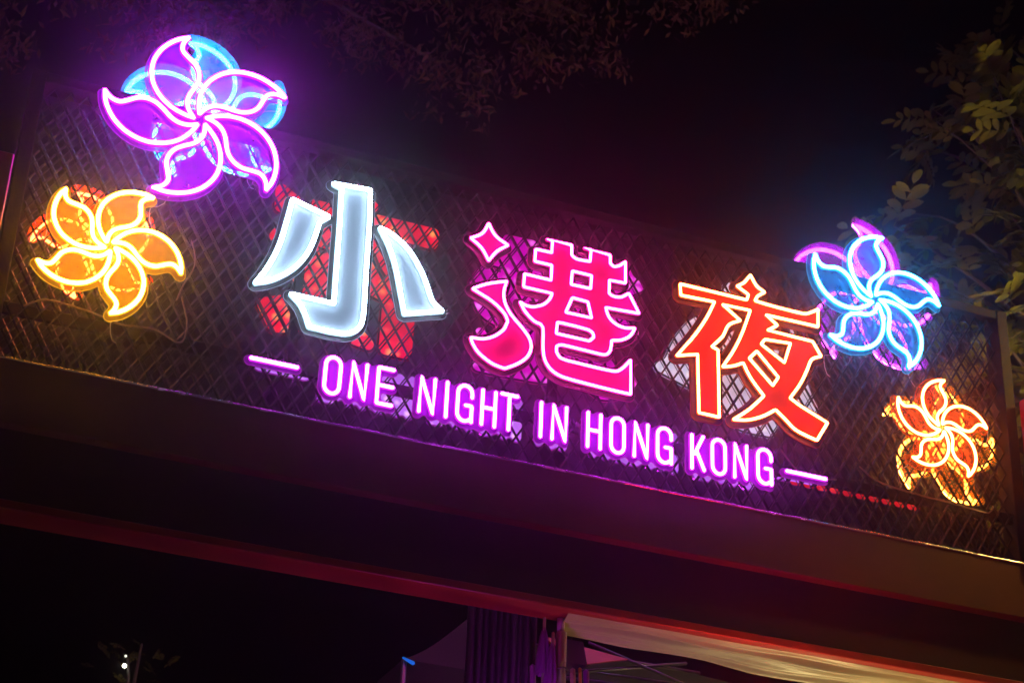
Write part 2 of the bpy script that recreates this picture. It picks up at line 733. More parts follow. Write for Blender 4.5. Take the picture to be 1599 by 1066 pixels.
# frame
for x0, x1 in ((XL - 0.065, XL), (XR, XR + 0.065)):
    mb = MB()
    mb.box(x0, x1, -0.012, 0.112, ZB, ZT + 0.055, 0.004)
    gp(mb.build('frame_post', FRAME))
mb = MB()
mb.box(XL + 0.001, XR - 0.001, -0.010, 0.05, ZT, ZT + 0.052, 0.004)
mb.box(XL + 0.001, XR - 0.001, 0.052, 0.110, ZT + 0.004, ZT + 0.05, 0.004)
gp(mb.build('top_rail', FRAME))
mb = MB()
mb.box(XL + 0.001, XR - 0.001, 0.008, 0.030, 5.43, 5.487, 0.003)
gp(mb.build('lower_rail', FRAME))
for x in (-1.06, 0.235, 1.53):
    mb = MB()
    mb.box(x - 0.02, x + 0.02, 0.03, 0.07, 5.489, ZT - 0.001, 0.003)
    gp(mb.build('upright', FRAME))
# end boxes above the beam and pillars below it
for x0, x1 in ((-3.15, -2.435), (2.895, 3.6)):
    mb = MB()
    mb.box(x0, x1, -0.14, -0.035, 5.26, 6.135, 0.006)
    gp(mb.build('end_box', PILLAR))
for x0, x1 in ((-3.15, -2.46), (2.95, 3.6)):
    mb = MB()
    mb.box(x0, x1, 0.0, 0.30, 0.0, 4.53, 0.008)
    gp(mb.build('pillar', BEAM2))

# expanded metal: front and back sheets
CW, CH = 0.0745, 0.121


def expanded_mesh(y, ox, oz, tilt):
    V, F = [], []
    nx = int((XR - XL) / (CW / 2)) + 2
    nz = int((ZT - ZB) / (CH / 2)) + 2
    hw, ht = 0.0036, 0.0022

    def strand(a, b):
        a = np.array(a)
        b = np.array(b)
        d = b - a
        L = np.linalg.norm(d)
        d /= L
        nrm = np.array([-d[1], d[0]])
        base = len(V)
        for p in (a - d * 0.004, b + d * 0.004):
            for s, yy in ((-1, -1), (1, -1), (1, 1), (-1, 1)):
                q = p + nrm * hw * s
                V.append((q[0], y + ht * yy + tilt * 0.003 * s, q[1]))
        F.extend([(base, base + 1, base + 5, base + 4), (base + 1, base + 2, base + 6, base + 5),
                  (base + 2, base + 3, base + 7, base + 6), (base + 3, base, base + 4, base + 7)])
    for i in range(-1, nx):
        for j in range(-1, nz):
            if (i + j) % 2:
                continue
            x = XL + ox + i * CW / 2
            z = ZB + oz + j * CH / 2
            for sx in (-1, 1):
                x2, z2 = x + sx * CW / 2, z + CH / 2
                if min(x, x2) < XL - 0.001 or max(x, x2) > XR + 0.001 or z < ZB - 0.001 or z2 > ZT + 0.001:
                    continue
                strand((x, z), (x2, z2))
    return V, F


for y, ox, oz, tl in ((0.0, 0.012, 0.02, 1), (0.10, 0.012 + 0.0391, 0.02 + 0.045, -1)):
    V, F = expanded_mesh(y, ox, oz, tl)
    o = gp(mesh_obj('mesh_panel', V, F, MESH))
    o['kind'] = 'stuff'

# ------------------------------------------------------------------ neon characters
SMALL = [[(-320, 245), (-138, 197), (-181, 159), (-192, 90), (-217, -5), (-260, -90), (-317, -156), (-385, -208), (-449, -237), (-397, -133), (-359, -16), (-337, 114)],
         [(-135, 384), (50, 398), (60, 210), (64, -62), (69, -245), (63, -322), (38, -365), (-4, -391), (-76, -398), (-181, -397), (-208, -332), (-236, -289), (-281, -252), (-75, -252), (-80, -37), (-84, 171), (-91, 370)],
         [(113, 205), (187, 177), (263, 120), (327, 31), (365, -48), (397, -124), (449, -165), (263, -223), (236, -112), (203, 15), (162, 120)]]
HARBOUR = [[(-360, 383), (-321, 322), (-254, 286), (-310, 239), (-350, 175), (-391, 237), (-449, 277), (-389, 320)],
           [(-425, 2), (-347, 49), (-252, 86), (-265, 26), (-257, -33), (-224, -89), (-166, -145), (-126, -194), (-114, -242), (-132, -295), (-177, -341), (-242, -383), (-308, -371), (-375, -332), (-408, -291), (-420, -259), (-360, -253), (-305, -227), (-258, -180), (-238, -130), (-259, -90), (-323, -41)],
           [(-58, 374), (80, 374), (81, 317), (108, 302), (181, 306), (185, 374), (147, 375), (288, 371), (289, 323), (307, 309), (337, 322), (372, 355), (373, 232), (286, 228), (285, 152), (307, 142), (350, 147), (392, 179), (449, 79), (268, 69), (289, 17), (329, -12), (379, -19), (427, -7), (400, -58), (353, -91), (303, -105), (297, -161), (280, -187), (251, -194), (43, -190), (16, -203), (17, -236), (35, -262), (74, -268), (318, -270), (362, -244), (406, -188), (408, -373), (72, -363), (4, -344), (-36, -303), (-52, -247), (-57, -122), (-69, -106), (-105, -96), (-150, -58), (-181, -10), (-147, -22), (-108, -19), (-60, 5), (-29, 41), (-15, 78), (-165, 77), (-163, 150), (-23, 149), (-22, 233), (-112, 233), (-110, 302), (-24, 304), (-23, 373)],
           [(87, 229), (190, 229), (187, 154), (82, 152)],
           [(91, 80), (173, 77), (195, -8), (58, -9)],
           [(17, -73), (177, -76), (203, -88), (209, -110), (185, -137), (12, -136)]]
NIGHT = [[(-398, 276), (-22, 276), (-11, 310), (-77, 344), (-35, 375), (2, 429), (37, 372), (83, 347), (43, 316), (25, 283), (306, 276), (349, 294), (392, 322), (388, 220), (85, 216), (151, 171), (93, 129), (352, 126), (399, 51), (343, 20), (314, -46), (269, -138), (209, -227), (275, -262), (419, -319), (354, -429), (239, -399), (175, -349), (125, -310), (48, -364), (-32, -400), (-112, -416), (-21, -339), (62, -249), (3, -182), (-31, -130), (-50, -89), (-106, -119), (-167, -138), (-105, -36), (-52, 79), (-3, 220), (-161, 216), (-61, 147), (-127, 107), (-164, 32), (-225, -38), (-190, -50), (-188, -419), (-299, -419), (-303, -100), (-419, -134), (-325, -6), (-254, 113), (-205, 220), (-395, 212)],
         [(76, 73), (223, 85), (185, -35), (54, 40)],
         [(28, -5), (147, -125), (114, -180), (-16, -56)]]


def character_sign(name, label, shape, cx, cz, hue, facing, rad, holes_from=99, margin=0.03, open_at=()):
    root = empty(name, (cx, 0, cz - 0.45))
    tag(root, label, 'neon sign', 'neon characters on the gate')
    yt, yd = sides_of(facing)
    sgn = -1 if facing > 0 else 1
    curves = []
    for i, s in enumerate(shape):
        P = smooth_path([(p[0] / 1000.0 * sgn, p[1] / 1000.0 + 0.45) for p in s], True)
        curves.append((P, True))
    back_off = 1 if facing < 0 else -1
    # coloured face inside the tubes
    mb = MB()
    k = 0
    for i, (P, c) in enumerate(curves):
        if i >= holes_from:
            continue
        grp = [simplify(P, True)]
        if i == holes_from - 1:
            grp += [simplify(q, True) for q, _ in curves[holes_from:]]
        ya, yb_ = sorted((yd(0.012), yd(0.022)))
        plate(mb, grp, ya, yb_)
    mb.build('face', paint('face_' + hue, HUES[hue][2], 0.6, 0, 0.06, 5, spec=0.08), root)
    outl = offset_contours(curves, margin)
    mb = MB()
    ya, yb_ = sorted((yd(0.024), yd(0.036)))
    plate(mb, outl, ya, yb_)
    bk = mb.build('backing', BLACK, root)
    mb = MB()
    for c in outl:
        plane_tube(mb, c, yd(0.026), 0.0022, True, 5)
    mb.build('lit_edge', edge_mat(hue), bk, True)
    rin = offset_contours(curves, margin - (0.006 if facing > 0 else 0.018))
    mb = MB()
    ya, yb_ = sorted((yd(0.038), yd(0.052)))
    plate(mb, rin, ya, yb_)
    R = REAR[hue]
    if facing > 0:
        mb.build('rear_diffuser', backlit('rear_' + hue, R[0], R[1], R[2], R[3]), root)
    else:
        mb.build('rear_cover', BLACK, root)
    add_tubes(root, curves, yt, hue, rad, back_off)
    xs = [c[0] for q in outl for c in q]
    standoffs(root, [tuple(curves[0][0].mean(0)), tuple(curves[min(1, len(curves) - 1)][0].mean(0))], yd(0.053), yd(0.12))
    return root


CH_SPEC = [
    ('小', SMALL, -0.849, 6.009, 'white', 0.0095, 99, 'white neon'),
    ('港', HARBOUR, 0.167, 5.999, 'magenta', 0.0068, 3, 'hot pink neon'),
    ('夜', NIGHT, 1.239, 6.026, 'red', 0.0068, 1, 'red neon'),
]
DZ = 0.125
character_sign('neon_character', 'ice white neon character of three strokes on black backing in front of mesh', SMALL, -0.849, 6.009, 'white', -1, 0.0098, 99)
character_sign('neon_character', 'hot pink outlined neon character with diamond dot in front of mesh', HARBOUR, 0.167, 5.999, 'magenta', -1, 0.0070, 3, 0.03)
character_sign('neon_character', 'red outlined neon character with warm white tube in front of mesh', NIGHT, 1.239, 6.026, 'red', -1, 0.0070, 1, 0.032)
character_sign('neon_character', 'pale lit back of a character glimpsed through mesh behind the red character', SMALL, 2 * XC + 0.849, 6.009 + DZ, 'white', 1, 0.0098, 99)
character_sign('neon_character', 'purple pink lit back of a character through mesh behind the hot pink character', HARBOUR, 2 * XC - 0.167, 5.999 + DZ, 'magenta', 1, 0.0070, 3, 0.03)
character_sign('neon_character', 'red lit back of a character through mesh behind the ice white character', NIGHT, 2 * XC - 1.239, 6.026 + DZ, 'red', 1, 0.0070, 1, 0.032)

# ------------------------------------------------------------------ neon words
ZL, ZH = 5.3035, 5.4835
HL = ZH - ZL


def arc(cx, cz, rx, rz, a0, a1, n=8):
    return [(cx + rx * math.cos(math.radians(a0 + (a1 - a0) * i / n)), cz + rz * math.sin(math.radians(a0 + (a1 - a0) * i / n))) for i in range(n + 1)]


def letter_strokes(ch, x0, x1):
    w = x1 - x0
    m = (x0 + x1) / 2
    h = HL
    r = w / 2
    if ch == 'O':
        p = arc(m, h - r * 1.1, r, r * 1.1, 0, 180, 10) + arc(m, r * 1.1, r, r * 1.1, 180, 360, 10)
        return [(p, True)]
    if ch == 'N':
        return [([(x0, 0), (x0 + 0.002, h), (x1 - 0.002, 0), (x1, h)], False)]
    if ch == 'E':
        return [([(x1, h), (x0, h), (x0, 0), (x1, 0)], False), ([(x0 + 0.012, h * 0.51), (x1, h * 0.51)], False)]
    if ch == 'I':
        return [([(m, 0), (m, h)], False)]
    if ch == 'H':
        return [([(x0, 0), (x0, h)], False), ([(x1, 0), (x1, h)], False), ([(x0 + 0.012, h * 0.5), (x1 - 0.012, h * 0.5)], False)]
    if ch == 'T':
        return [([(x0, h), (x1, h)], False), ([(m, h - 0.014), (m, 0)], False)]
    if ch == 'K':
        return [([(x0, 0), (x0, h)], False), ([(x1 - 0.004, h), (x0 + 0.014, h * 0.43)], False), ([(x0 + 0.024, h * 0.55), (x1, 0)], False)]
    if ch == 'G':
        p = [(x1, h * 0.68)] + arc(m, h - r * 1.1, r, r * 1.1, 0, 180, 10) + arc(m, r * 1.1, r, r * 1.1, 180, 318, 8)
        return [(p, False), ([(m + 0.002, h * 0.45), (x1, h * 0.45), (x1, -0.002)], False)]


WORDS = [
    ('ONE', [('O', -0.934, -0.864), ('N', -0.811, -0.741), ('E', -0.686, -0.612)]),
    ('NIGHT', [('N', -0.483, -0.413), ('I', -0.353, -0.353), ('G', -0.299, -0.229), ('H', -0.178, -0.114), ('T', -0.086, -0.003)]),
    ('IN', [('I', 0.116, 0.116), ('N', 0.174, 0.244)]),
    ('HONG', [('H', 0.355, 0.420), ('O', 0.475, 0.542), ('N', 0.596, 0.666), ('G', 0.718, 0.790)]),
    ('KONG', [('K', 0.900, 0.966), ('O', 1.010, 1.079), ('N', 1.129, 1.197), ('G', 1.257, 1.330)]),
    ('-', [('-', -1.279, -1.062)]),
    ('--', [('-', 1.415, 1.636)]),
]


def word_sign(word, letters, facing, label, dz=0.0):
    x0 = min(l[1] for l in letters)
    x1 = max(l[2] for l in letters)
    cx = (x0 + x1) / 2
    dash = letters[0][0] == '-'
    sgn = 1 if facing < 0 else -1
    wx = cx if facing < 0 else 2 * XC - cx
    base = ZL + dz
    root = empty('neon_dash' if dash else 'neon_word', (wx, 0, base))
    tag(root, label, 'neon sign', 'neon dashes on the gate' if dash else 'neon words on the gate')
    yt, yd = sides_of(facing)
    back_off = 1 if facing < 0 else -1
    curves = []
    for ch, a, b in letters:
        if dash:
            st = [([(a, 0.092), (b, 0.092)], False)]
        else:
            st = letter_strokes(ch, a, b)
        cs = []
        for pts, closed in st:
            P = np.array([((p[0] - cx) * sgn, p[1]) for p in pts])
            P = smooth_path(P, closed, 30, 0.007)
            cs.append((P, closed))
        curves.append(cs)
    allc = [c for cs in curves for c in cs]
    mg = 0.024
    wide = [(c, True) for c in offset_contours(allc, mg + 0.013, g=0.004, holes=False)]
    outl = offset_contours(wide, -0.013, g=0.004, holes=False)
    mb = MB()
    ya, yb_ = sorted((yd(0.024), yd(0.030)))
    plate(mb, outl, ya, yb_)
    pn = mb.build('panel', paint('panel_violet', (0.24, 0.003, 0.33), 0.5, 0, 0.08, 7, spec=0.12), root)
    mb = MB()
    for c in outl:
        plane_tube(mb, c, yd(0.025), 0.0017, True, 5)
    mb.build('lit_edge', edge_mat('violet'), pn, True)
    mb = MB()
    ya, yb_ = sorted((yd(0.032), yd(0.042)))
    plate(mb, offset_contours(wide, -0.015 if facing > 0 else -0.028, g=0.004, holes=False), ya, yb_)
    R = REAR['violet']
    if facing > 0:
        mb.build('rear_diffuser', backlit('rear_violet', R[0], R[1], R[2], R[3], cell=22), root)
    else:
        mb.build('rear_cover', BLACK, root)
    for cs in curves:
        mb, mj = MB(), MB()
        for P, closed in cs:
            plane_tube(mb, P, yt, 0.0092, closed)
            plane_tube(mj, P, yt + back_off * 0.009, 0.0122, closed)
        t = mb.build('dash_tube' if dash else 'letter_tube', core('violet'), root, True)
        mj.build('tube_jacket', jacket('violet'), t, True)
    hw = (x1 - x0) / 2 * 0.8
    standoffs(root, [(-hw, 0.09), (hw, 0.09)], yd(0.043), yd(0.115))
    return root


for wd, ls in WORDS:
    if wd == '-':
        word_sign(wd, ls, -1, 'violet neon dash in front of mesh just before the word ONE')
        word_sign(wd, ls, 1, 'violet back of a neon dash, behind mesh below the dash after KONG', 0.115)
    elif wd == '--':
        word_sign(wd, ls, -1, 'violet neon dash in front of mesh just after the word KONG')
        word_sign(wd, ls, 1, 'violet back of a neon dash, behind mesh below the dash before ONE', 0.115)
    else:
        word_sign(wd, ls, -1, 'violet neon word %s in rounded capitals on violet panel' % wd + (' beside HONG' if wd == 'KONG' else ''))
        word_sign(wd, ls, 1, 'lavender lit back of a word panel behind mesh below %s' % {'ONE': 'KONG', 'NIGHT': 'HONG', 'IN': 'IN', 'HONG': 'NIGHT', 'KONG': 'ONE'}[wd], 0.115)

# ------------------------------------------------------------------ neon flowers
PETAL = [(0.015, 0.065), (0.067, 0.181), (0.138, 0.285), (0.233, 0.367), (0.345, 0.422), (0.469, 0.447), (0.595, 0.436), (0.713, 0.394), (0.817, 0.323), (0.901, 0.23), (0.963, 0.121), (1.0, 0.0),
         (0.923, 0.066), (0.83, 0.084), (0.744, 0.031), (0.663, -0.03), (0.567, -0.054), (0.469, -0.038), (0.382, 0.012), (0.301, 0.074), (0.21, 0.112), (0.111, 0.107)]


def flower_sign(label, cx, cz, scale, rot, hue, facing, rad, margin=0.026):
    root = empty('neon_flower', (cx, 0, cz - scale))
    tag(root, label, 'neon sign', 'neon flowers on the gate')
    yt, yd = sides_of(facing)
    back_off = 1 if facing < 0 else -1
    curves = []
    for k in range(5):
        a = math.radians(rot) - 2 * math.pi * k / 5 * (1 if facing < 0 else -1)
        pts = []
        for px, pz in PETAL:
            if facing > 0:
                px, pz = -px, pz
            pts.append((scale * (px * math.cos(a) - pz * math.sin(a)), scale * (px * math.sin(a) + pz * math.cos(a)) + scale))
        curves.append((smooth_path(pts, True, 55, 0.008), True))
    outl = offset_contours(curves, margin, holes=True)
    mb = MB()
    ya, yb_ = sorted((yd(0.030), yd(0.036)))
    plate(mb, outl, ya, yb_, back=False)
    pn = mb.build('panel', acrylic('acrylic_' + hue, HUES[hue][2]), root)
    mb = MB()
    for c in outl:
        plane_tube(mb, c, yd(0.031), 0.002, True, 5)
    mb.build('lit_edge', edge_mat(hue), pn, True)
    add_tubes(root, curves, yt, hue, rad, back_off, jackets=facing < 0)
    st = []
    for k in range(5):
        P = curves[k][0]
        st.append(tuple(P[len(P) // 3] * 0.96 + np.array([0, scale]) * 0.04))
    standoffs(root, [s for s in st if s[1] + cz - scale < ZT], yd(0.037), yd(0.118))
    # lead from the tube down to the mesh
    for k in (1, 3):
        P = curves[k][0]
        a = P[len(P) // 2]
        pts = [(a[0], yd(0.02), a[1])]
        for s in range(1, 9):
            t = s / 8
            pts.append((a[0] + 0.08 * math.sin(t * 3 + k) * scale * 2, yd(0.04 + 0.06 * t), a[1] - t * 0.35 * scale + 0.02 * math.sin(t * 9 + k)))
        mb = MB()
        mb.tube(pts, 0.0022, 5)
        mb.build('lead_wire', paint('clear_wire', (0.5, 0.45, 0.45), 0.3, 0, 0.1, 5), root, True)
    return root


flower_sign('large purple neon five-petal flower rising above the gate frame', -1.645, 6.561, 0.455, 103.8, 'purple', -1, 0.0105)
flower_sign('yellow neon five-petal flower on mesh below the large purple flower', -1.961, 5.793, 0.332, 133.9, 'yellow', -1, 0.0095)
flower_sign('sky blue neon five-petal flower above the right end of the red character', 1.982, 6.493, 0.400, 80.2, 'blue', -1, 0.0100)
flower_sign('orange red neon five-petal flower on mesh, smallest of the flowers', 2.337, 5.825, 0.281, 82.4, 'orange', -1, 0.0075)
flower_sign('blue neon flower behind the large purple flower, tops of petals above frame', -1.562, 6.825, 0.408, -70.2, 'blue', 1, 0.0098)
flower_sign('orange red neon flower seen through mesh behind the yellow flower', -1.991, 5.955, 0.287, -63.0, 'orange', 1, 0.0075)
flower_sign('yellow neon flower seen through mesh behind the orange red flower', 2.539, 5.90, 0.355, -89.9, 'yellow_rear', 1, 0.0095)
flower_sign('magenta purple neon flower seen behind the sky blue flower', 2.137, 6.695, 0.465, -82.4, 'purple_rear', 1, 0.0105)

# ------------------------------------------------------------------ cables on the mesh
WIRE = paint('cable_sheath', (0.12, 0.08, 0.07), 0.35, 0, 0.2, 12)


def cable(label, pts, rad=0.004):
    P = smooth_path([(p[0], p[2]) for p in pts], False, 200, 0.01, 0.02)
    n = len(P)
    ys = np.interp(np.linspace(0, 1, n), np.linspace(0, 1, len(pts)), [p[1] for p in pts])
    mb = MB()
    mb.tube([(p[0], y, p[1]) for p, y in zip(P, ys)], rad, 6)
    tag(mb.build('power_cable', WIRE, None, True), label, 'cable', 'cables on the mesh')


cable('thin cable along lower rail under the orange red flower', [(1.9, -0.012, 5.56), (2.0, -0.014, 5.50), (2.2, -0.012, 5.475), (2.45, -0.013, 5.465), (2.66, -0.012, 5.455), (2.69, -0.012, 5.50)])
cable('looped cable sagging on mesh below the yellow flower', [(-2.27, -0.012, 5.47), (-2.18, -0.014, 5.52), (-2.0, -0.012, 5.51), (-1.85, -0.014, 5.48), (-1.7, -0.012, 5.49), (-1.58, -0.014, 5.45), (-1.56, -0.012, 5.55), (-1.60, -0.012, 5.68)])
cable('cable hanging on mesh between yellow flower and white character', [(-1.59, -0.012, 5.98), (-1.56, -0.014, 5.86), (-1.60, -0.013, 5.74), (-1.62, -0.012, 5.66)])
cable('cable dropping beside the foot of the red character', [(1.45, -0.012, 5.56), (1.52, -0.014, 5.48), (1.60, -0.012, 5.44), (1.76, -0.012, 5.46)])

# red light strip on the rear face of the lower rail
mb = MB()
mb.box(1.60, 2.36, 0.16, 0.175, 5.478, 5.502)
tag(mb.build('light_strip', backlit('strip_red', (0.75, 0.01, 0.02), (1, 0.1, 0.05), 0.55, 0.8)), 'short red light strip glowing through mesh past the word KONG', 'light strip')

# ------------------------------------------------------------------ under the beam: tarpaulin, pole, curtain, tent
TARP = paint('tarp_beige', (0.33, 0.26, 0.13), 0.46, 0, 0.18, 2.5, 0.12, 40, spec=0.7)


def sheet(mb, nx, nz, fn, thick=0.003):
    v, f = [], []
    for s in (0, 1):
        for i in range(nx + 1):
            for j in range(nz + 1):
                p = fn(i / nx, j / nz)
                v.append((p[0], p[1] + s * thick, p[2]))
    N = (nx + 1) * (nz + 1)
    for i in range(nx):
        for j in range(nz):
            a = i * (nz + 1) + j
            q = (a, a + nz + 1, a + nz + 2, a + 1)
            f.append(q)
            f.append(tuple(N + k for k in q[::-1]))
    mb.add(v, f)


def tarp_fn(u, t):
    x = 0.345 + 2.75 * u
    low = 4.478 - 0.024 * min(1, u * 2.6) - 0.02 * max(0, u - 0.4)
    top = 4.531
    z = top + (low - top) * t
    y = 0.03 + 0.15 * t
    env = min(1.0, 4.5 * t) * min(1.0, 0.35 + u * 4)
    # creases fan out of the left corner and run along the strip
    lane = t + 0.10 * math.sin(u * 4.2 + 0.6) + 0.05 * math.sin(u * 11.0)
    d = 0.0075 * math.sin(lane * 21) * math.exp(-1.1 * u) + 0.0055 * math.sin(lane * 33 + u * 5) * math.exp(-2.2 * u)
    d += 0.006 * math.sin(lane * 12 - u * 7.5) + 0.004 * math.sin(u * 23 + t * 6)
    z -= env * d
    y += env * d * 0.3
    return (x, y, z)


mb = MB()
sheet(mb, 180, 40, tarp_fn)
tp = mb.build('tarpaulin', TARP, None, True)
tag(tp, 'creased beige tarpaulin strip hanging under the red beam edge', 'tarpaulin')

POLE = paint('pole_metal', (0.75, 0.72, 0.75), 0.3, 0.25, 0.1, 10)
root = empty('tent_pole', (0.345, 0.11, 0))
tag(root, 'shiny metal tent pole standing at the end of the beige tarpaulin', 'pole')
mb = MB()
mb.tube([(0, 0, 0), (0, 0, 4.46)], 0.026, 14)
mb.build('lower_tube', POLE, root, True)
mb = MB()
mb.tube([(-0.004, 0, 4.461), (-0.004, 0, 4.528)], 0.018, 12)
mb.build('upper_tube', POLE, root, True)
mb = MB()
mb.tube([(0.036 * math.cos(a), 0.036 * math.sin(a), 4.285 + 0.004 * math.sin(3 * a)) for a in np.linspace(0, 6.28, 16)[:-1]], 0.004, 5, True)
mb.build('clamp_ring', STEEL, root, True)

CURT = paint('curtain_plum', (0.04, 0.014, 0.042), 0.6, 0, 0.25, 3.0, 0.1, 40)


def curtain_fn(u, t):
    x = -0.06 + 0.335 * u
    y = 0.26 + 0.022 * math.sin(u * 62) + 0.008 * math.sin(u * 23 + 1.3)
    z = 4.60 - 2.6 * t
    return (x + 0.006 * math.sin(u * 62 + 1), y, z)


mb = MB()
sheet(mb, 120, 4, curtain_fn)
tag(mb.build('pleated_curtain', CURT, None, True), 'dark plum pleated curtain hanging beside the metal pole', 'curtain')

# folded parasols leaning together beside the pole
UMB = paint('umbrella_cloth', (0.30, 0.05, 0.34), 0.4, 0, 0.2, 6, 0.1, 30)
for i, (ux, uy, ztip, h, lab) in enumerate(((0.272, 0.14, 4.50, 0.24, 'folded plum parasol with pointed tip beside the pleated curtain'),
                                           (0.300, 0.10, 4.42, 0.30, 'folded plum parasol leaning close against the metal pole'))):
    root = empty('folded_parasol', (ux, uy, 0))
    tag(root, lab, 'parasol', 'folded parasols by the pole')
    v, f = [], []
    n = 28
    rows = [(0, 0.003), (0.25, 0.016), (0.6, 0.026), (1.0, 0.030)]
    for t, r in rows:
        for k in range(n):
            a = 2 * math.pi * k / n
            rr = r * (1 + 0.28 * math.cos(a * 7))
            v.append((rr * math.cos(a) - 0.012 * t * i, rr * math.sin(a), ztip - t * h))
    for j in range(len(rows) - 1):
        for k in range(n):
            k2 = (k + 1) % n
            f.append((j * n + k, j * n + k2, (j + 1) * n + k2, (j + 1) * n + k))
    mesh_obj('folded_cloth', v, f, UMB, root, True)
    mb = MB()
    mb.tube([(-0.012 * i, 0, 0), (0, 0, ztip + 0.03)], 0.008, 8)
    mb.build('shaft', POLE, root, True)

# lamp shade shaped hood and bright rods right of the pole
root = empty('hanging_hood', (0.455, 0.25, 4.36))
tag(root, 'plum cloth hood hanging under the tarpaulin right of the metal pole', 'hood')
mb = MB()
v = []
for z, r in ((0.115, 0.052), (0.0, 0.072)):
    for k in range(4):
        a = math.pi / 4 + k * math.pi / 2
        v.append((r * math.cos(a) * 1.2, r * math.sin(a), z))
f = [(k, (k + 1) % 4, 4 + (k + 1) % 4, 4 + k) for k in range(4)] + [(3, 2, 1, 0)]
mb.add(v, f)
mb.build('cloth', paint('hood_cloth', (0.11, 0.04, 0.14), 0.7, 0, 0.2, 8), root)
mb = MB()
mb.tube([(0, 0, 0.113), (0, 0, 0.20)], 0.004, 6)
mb.build('hanger', STEEL, root, True)
for x, y, zt, r, col, lab in ((0.415, 0.12, 4.30, 0.013, (0.75, 0.42, 0.36), 'pink wrapped rod standing right of the metal pole'),
                              (0.455, 0.13, 4.315, 0.008, (0.8, 0.42, 0.05), 'thin orange rod slanting under the cloth hood'),
                              (0.49, 0.14, 4.31, 0.014, (0.35, 0.05, 0.5), 'violet wrapped rod under the cloth hood'),
                              (0.235, 0.16, 4.30, 0.014, (0.5, 0.2, 0.6), 'violet metal rod beside the folded parasols')):
    mb = MB()
    mb.tube([(x, y, 0), (x + 0.01, y, zt - 0.3), (x - 0.006, y, zt)], r, 10)
    tag(mb.build('rod', paint('rod_%d' % int(x * 1000), col, 0.3, 0.2, 0.15, 9), None, True), lab, 'rod', 'rods around the pole')

# folding tent frame seen below the tarpaulin: bars and a red cloth wedge
root = empty('folding_frame', (1.0, 0.6, 0))
tag(root, 'dark folding tent frame with crossing bars below the tarpaulin', 'tent frame')
ALU = paint('frame_alu', (0.05, 0.045, 0.055), 0.4, 0.5, 0.2, 10)
for a, b in (((-0.62, 0.0, 4.56), (0.35, 0.1, 4.60)), ((-0.62, 0.05, 4.44), (1.2, 0.1, 4.50)), ((-0.55, 0.0, 4.42), (0.25, 0.05, 4.62)),
             ((-0.3, 0.0, 4.62), (0.6, 0.05, 4.42)), ((-0.62, 0.1, 4.50), (0.5, 0.1, 4.53)), ((-0.1, 0.1, 4.40), (1.2, 0.1, 4.62))):
    mb = MB()
    mb.tube([a, b], 0.009, 8)
    mb.build('frame_bar', ALU, root, True)
for x in (-0.62, 1.2):
    mb = MB()
    mb.tube([(x, 0.06, 0), (x, 0.06, 4.62)], 0.016, 8)
    mb.build('leg', ALU, root, True)
mb = MB()
v = [(0.42, 0.55, 4.60), (0.90, 0.58, 4.565), (0.62, 0.50, 4.47), (0.42, 0.57, 4.60), (0.90, 0.60, 4.565), (0.62, 0.52, 4.47)]
mb.add(v, [(0, 1, 2), (5, 4, 3), (0, 3, 4, 1), (1, 4, 5, 2), (2, 5, 3, 0)])
tag(mb.build('cloth_pennant', paint('pennant_red', (0.25, 0.008, 0.004), 0.6, 0, 0.2, 5)), 'red cloth wedge hanging in the folding tent frame', 'pennant')
mb = MB()


def black_fn(u, t):
    return (0.45 + 3.2 * u, 0.9 + 0.5 * t + 0.03 * math.sin(u * 19 + t * 5), 4.66 - 0.14 * t + 0.035 * math.sin(u * 13 + t * 6) * t)


sheet(mb, 60, 14, black_fn)
tag(mb.build('canopy_sheet', paint('canopy_black', (0.03, 0.028, 0.036), 0.3, 0, 0.3, 4, 0.3, 12), None, True), 'crumpled dark canopy sheet behind the folding tent frame', 'canopy')

# dark gazebo roof with a blue lit corner
root = empty('gazebo_roof', (0.5, 1.6, 0))
tag(root, 'dark grey peaked gazebo roof with a blue lit corner left of the curtain', 'gazebo')
GZ = paint('gazebo_cloth', (0.012, 0.012, 0.012), 0.8, 0, 0.2, 3, 0.2, 90, spec=0.05)
hx, hy = 0.62, 0.6
cz = 4.525
ap = (0.0, 0.0, cz + 0.56)
cs = [(-hx, -hy, cz), (hx, -hy, cz), (hx, hy, cz), (-hx, hy, cz)]
for k in range(4):
    a, b = np.array(cs[k]), np.array(cs[(k + 1) % 4])
    v, f = [], []
    n = 14
    for i in range(n + 1):
        for j in range(n + 1):
            e = a + (b - a) * (i / n)
            p = e + (np.array(ap) - e) * (j / n)
            p[2] -= 0.05 * math.sin(math.pi * j / n) * (1 - j / n) + 0.012 * math.sin(math.pi * i / n) * (1 - j / n)
            v.append(p)
    for i in range(n):
        for j in range(n):
            q = i * (n + 1) + j
            f.append((q, q + n + 1, q + n + 2, q + 1))
    mesh_obj('roof_panel', v, f, GZ, root, True)
    mb = MB()
    v = []
    mb.add([a, b, b - np.array([0, 0, 0.16]), a - np.array([0, 0, 0.16])], [(0, 1, 2, 3)])
    mb.build('valance', GZ, root)
    mb = MB()
    mb.tube([tuple(a * np.array([0.98, 0.98, 0])), tuple(a * np.array([0.98, 0.98, 1]))], 0.016, 8)
    mb.build('leg', ALU, root, True)
mb = MB()
mb.tube([(-hx - 0.004, -hy - 0.012, cz + 0.004), (-hx + 0.052, -hy - 0.012, cz - 0.016)], [0.005, 0.011], 8)
tag(mb.build('marker_light', glow('marker_blue', (0.01, 0.15, 0.8), 0.8)), 'tiny blue light on the corner of the dark gazebo roof', 'light')
bpy.data.objects['marker_light'].location = (0.5, 1.6, 0)

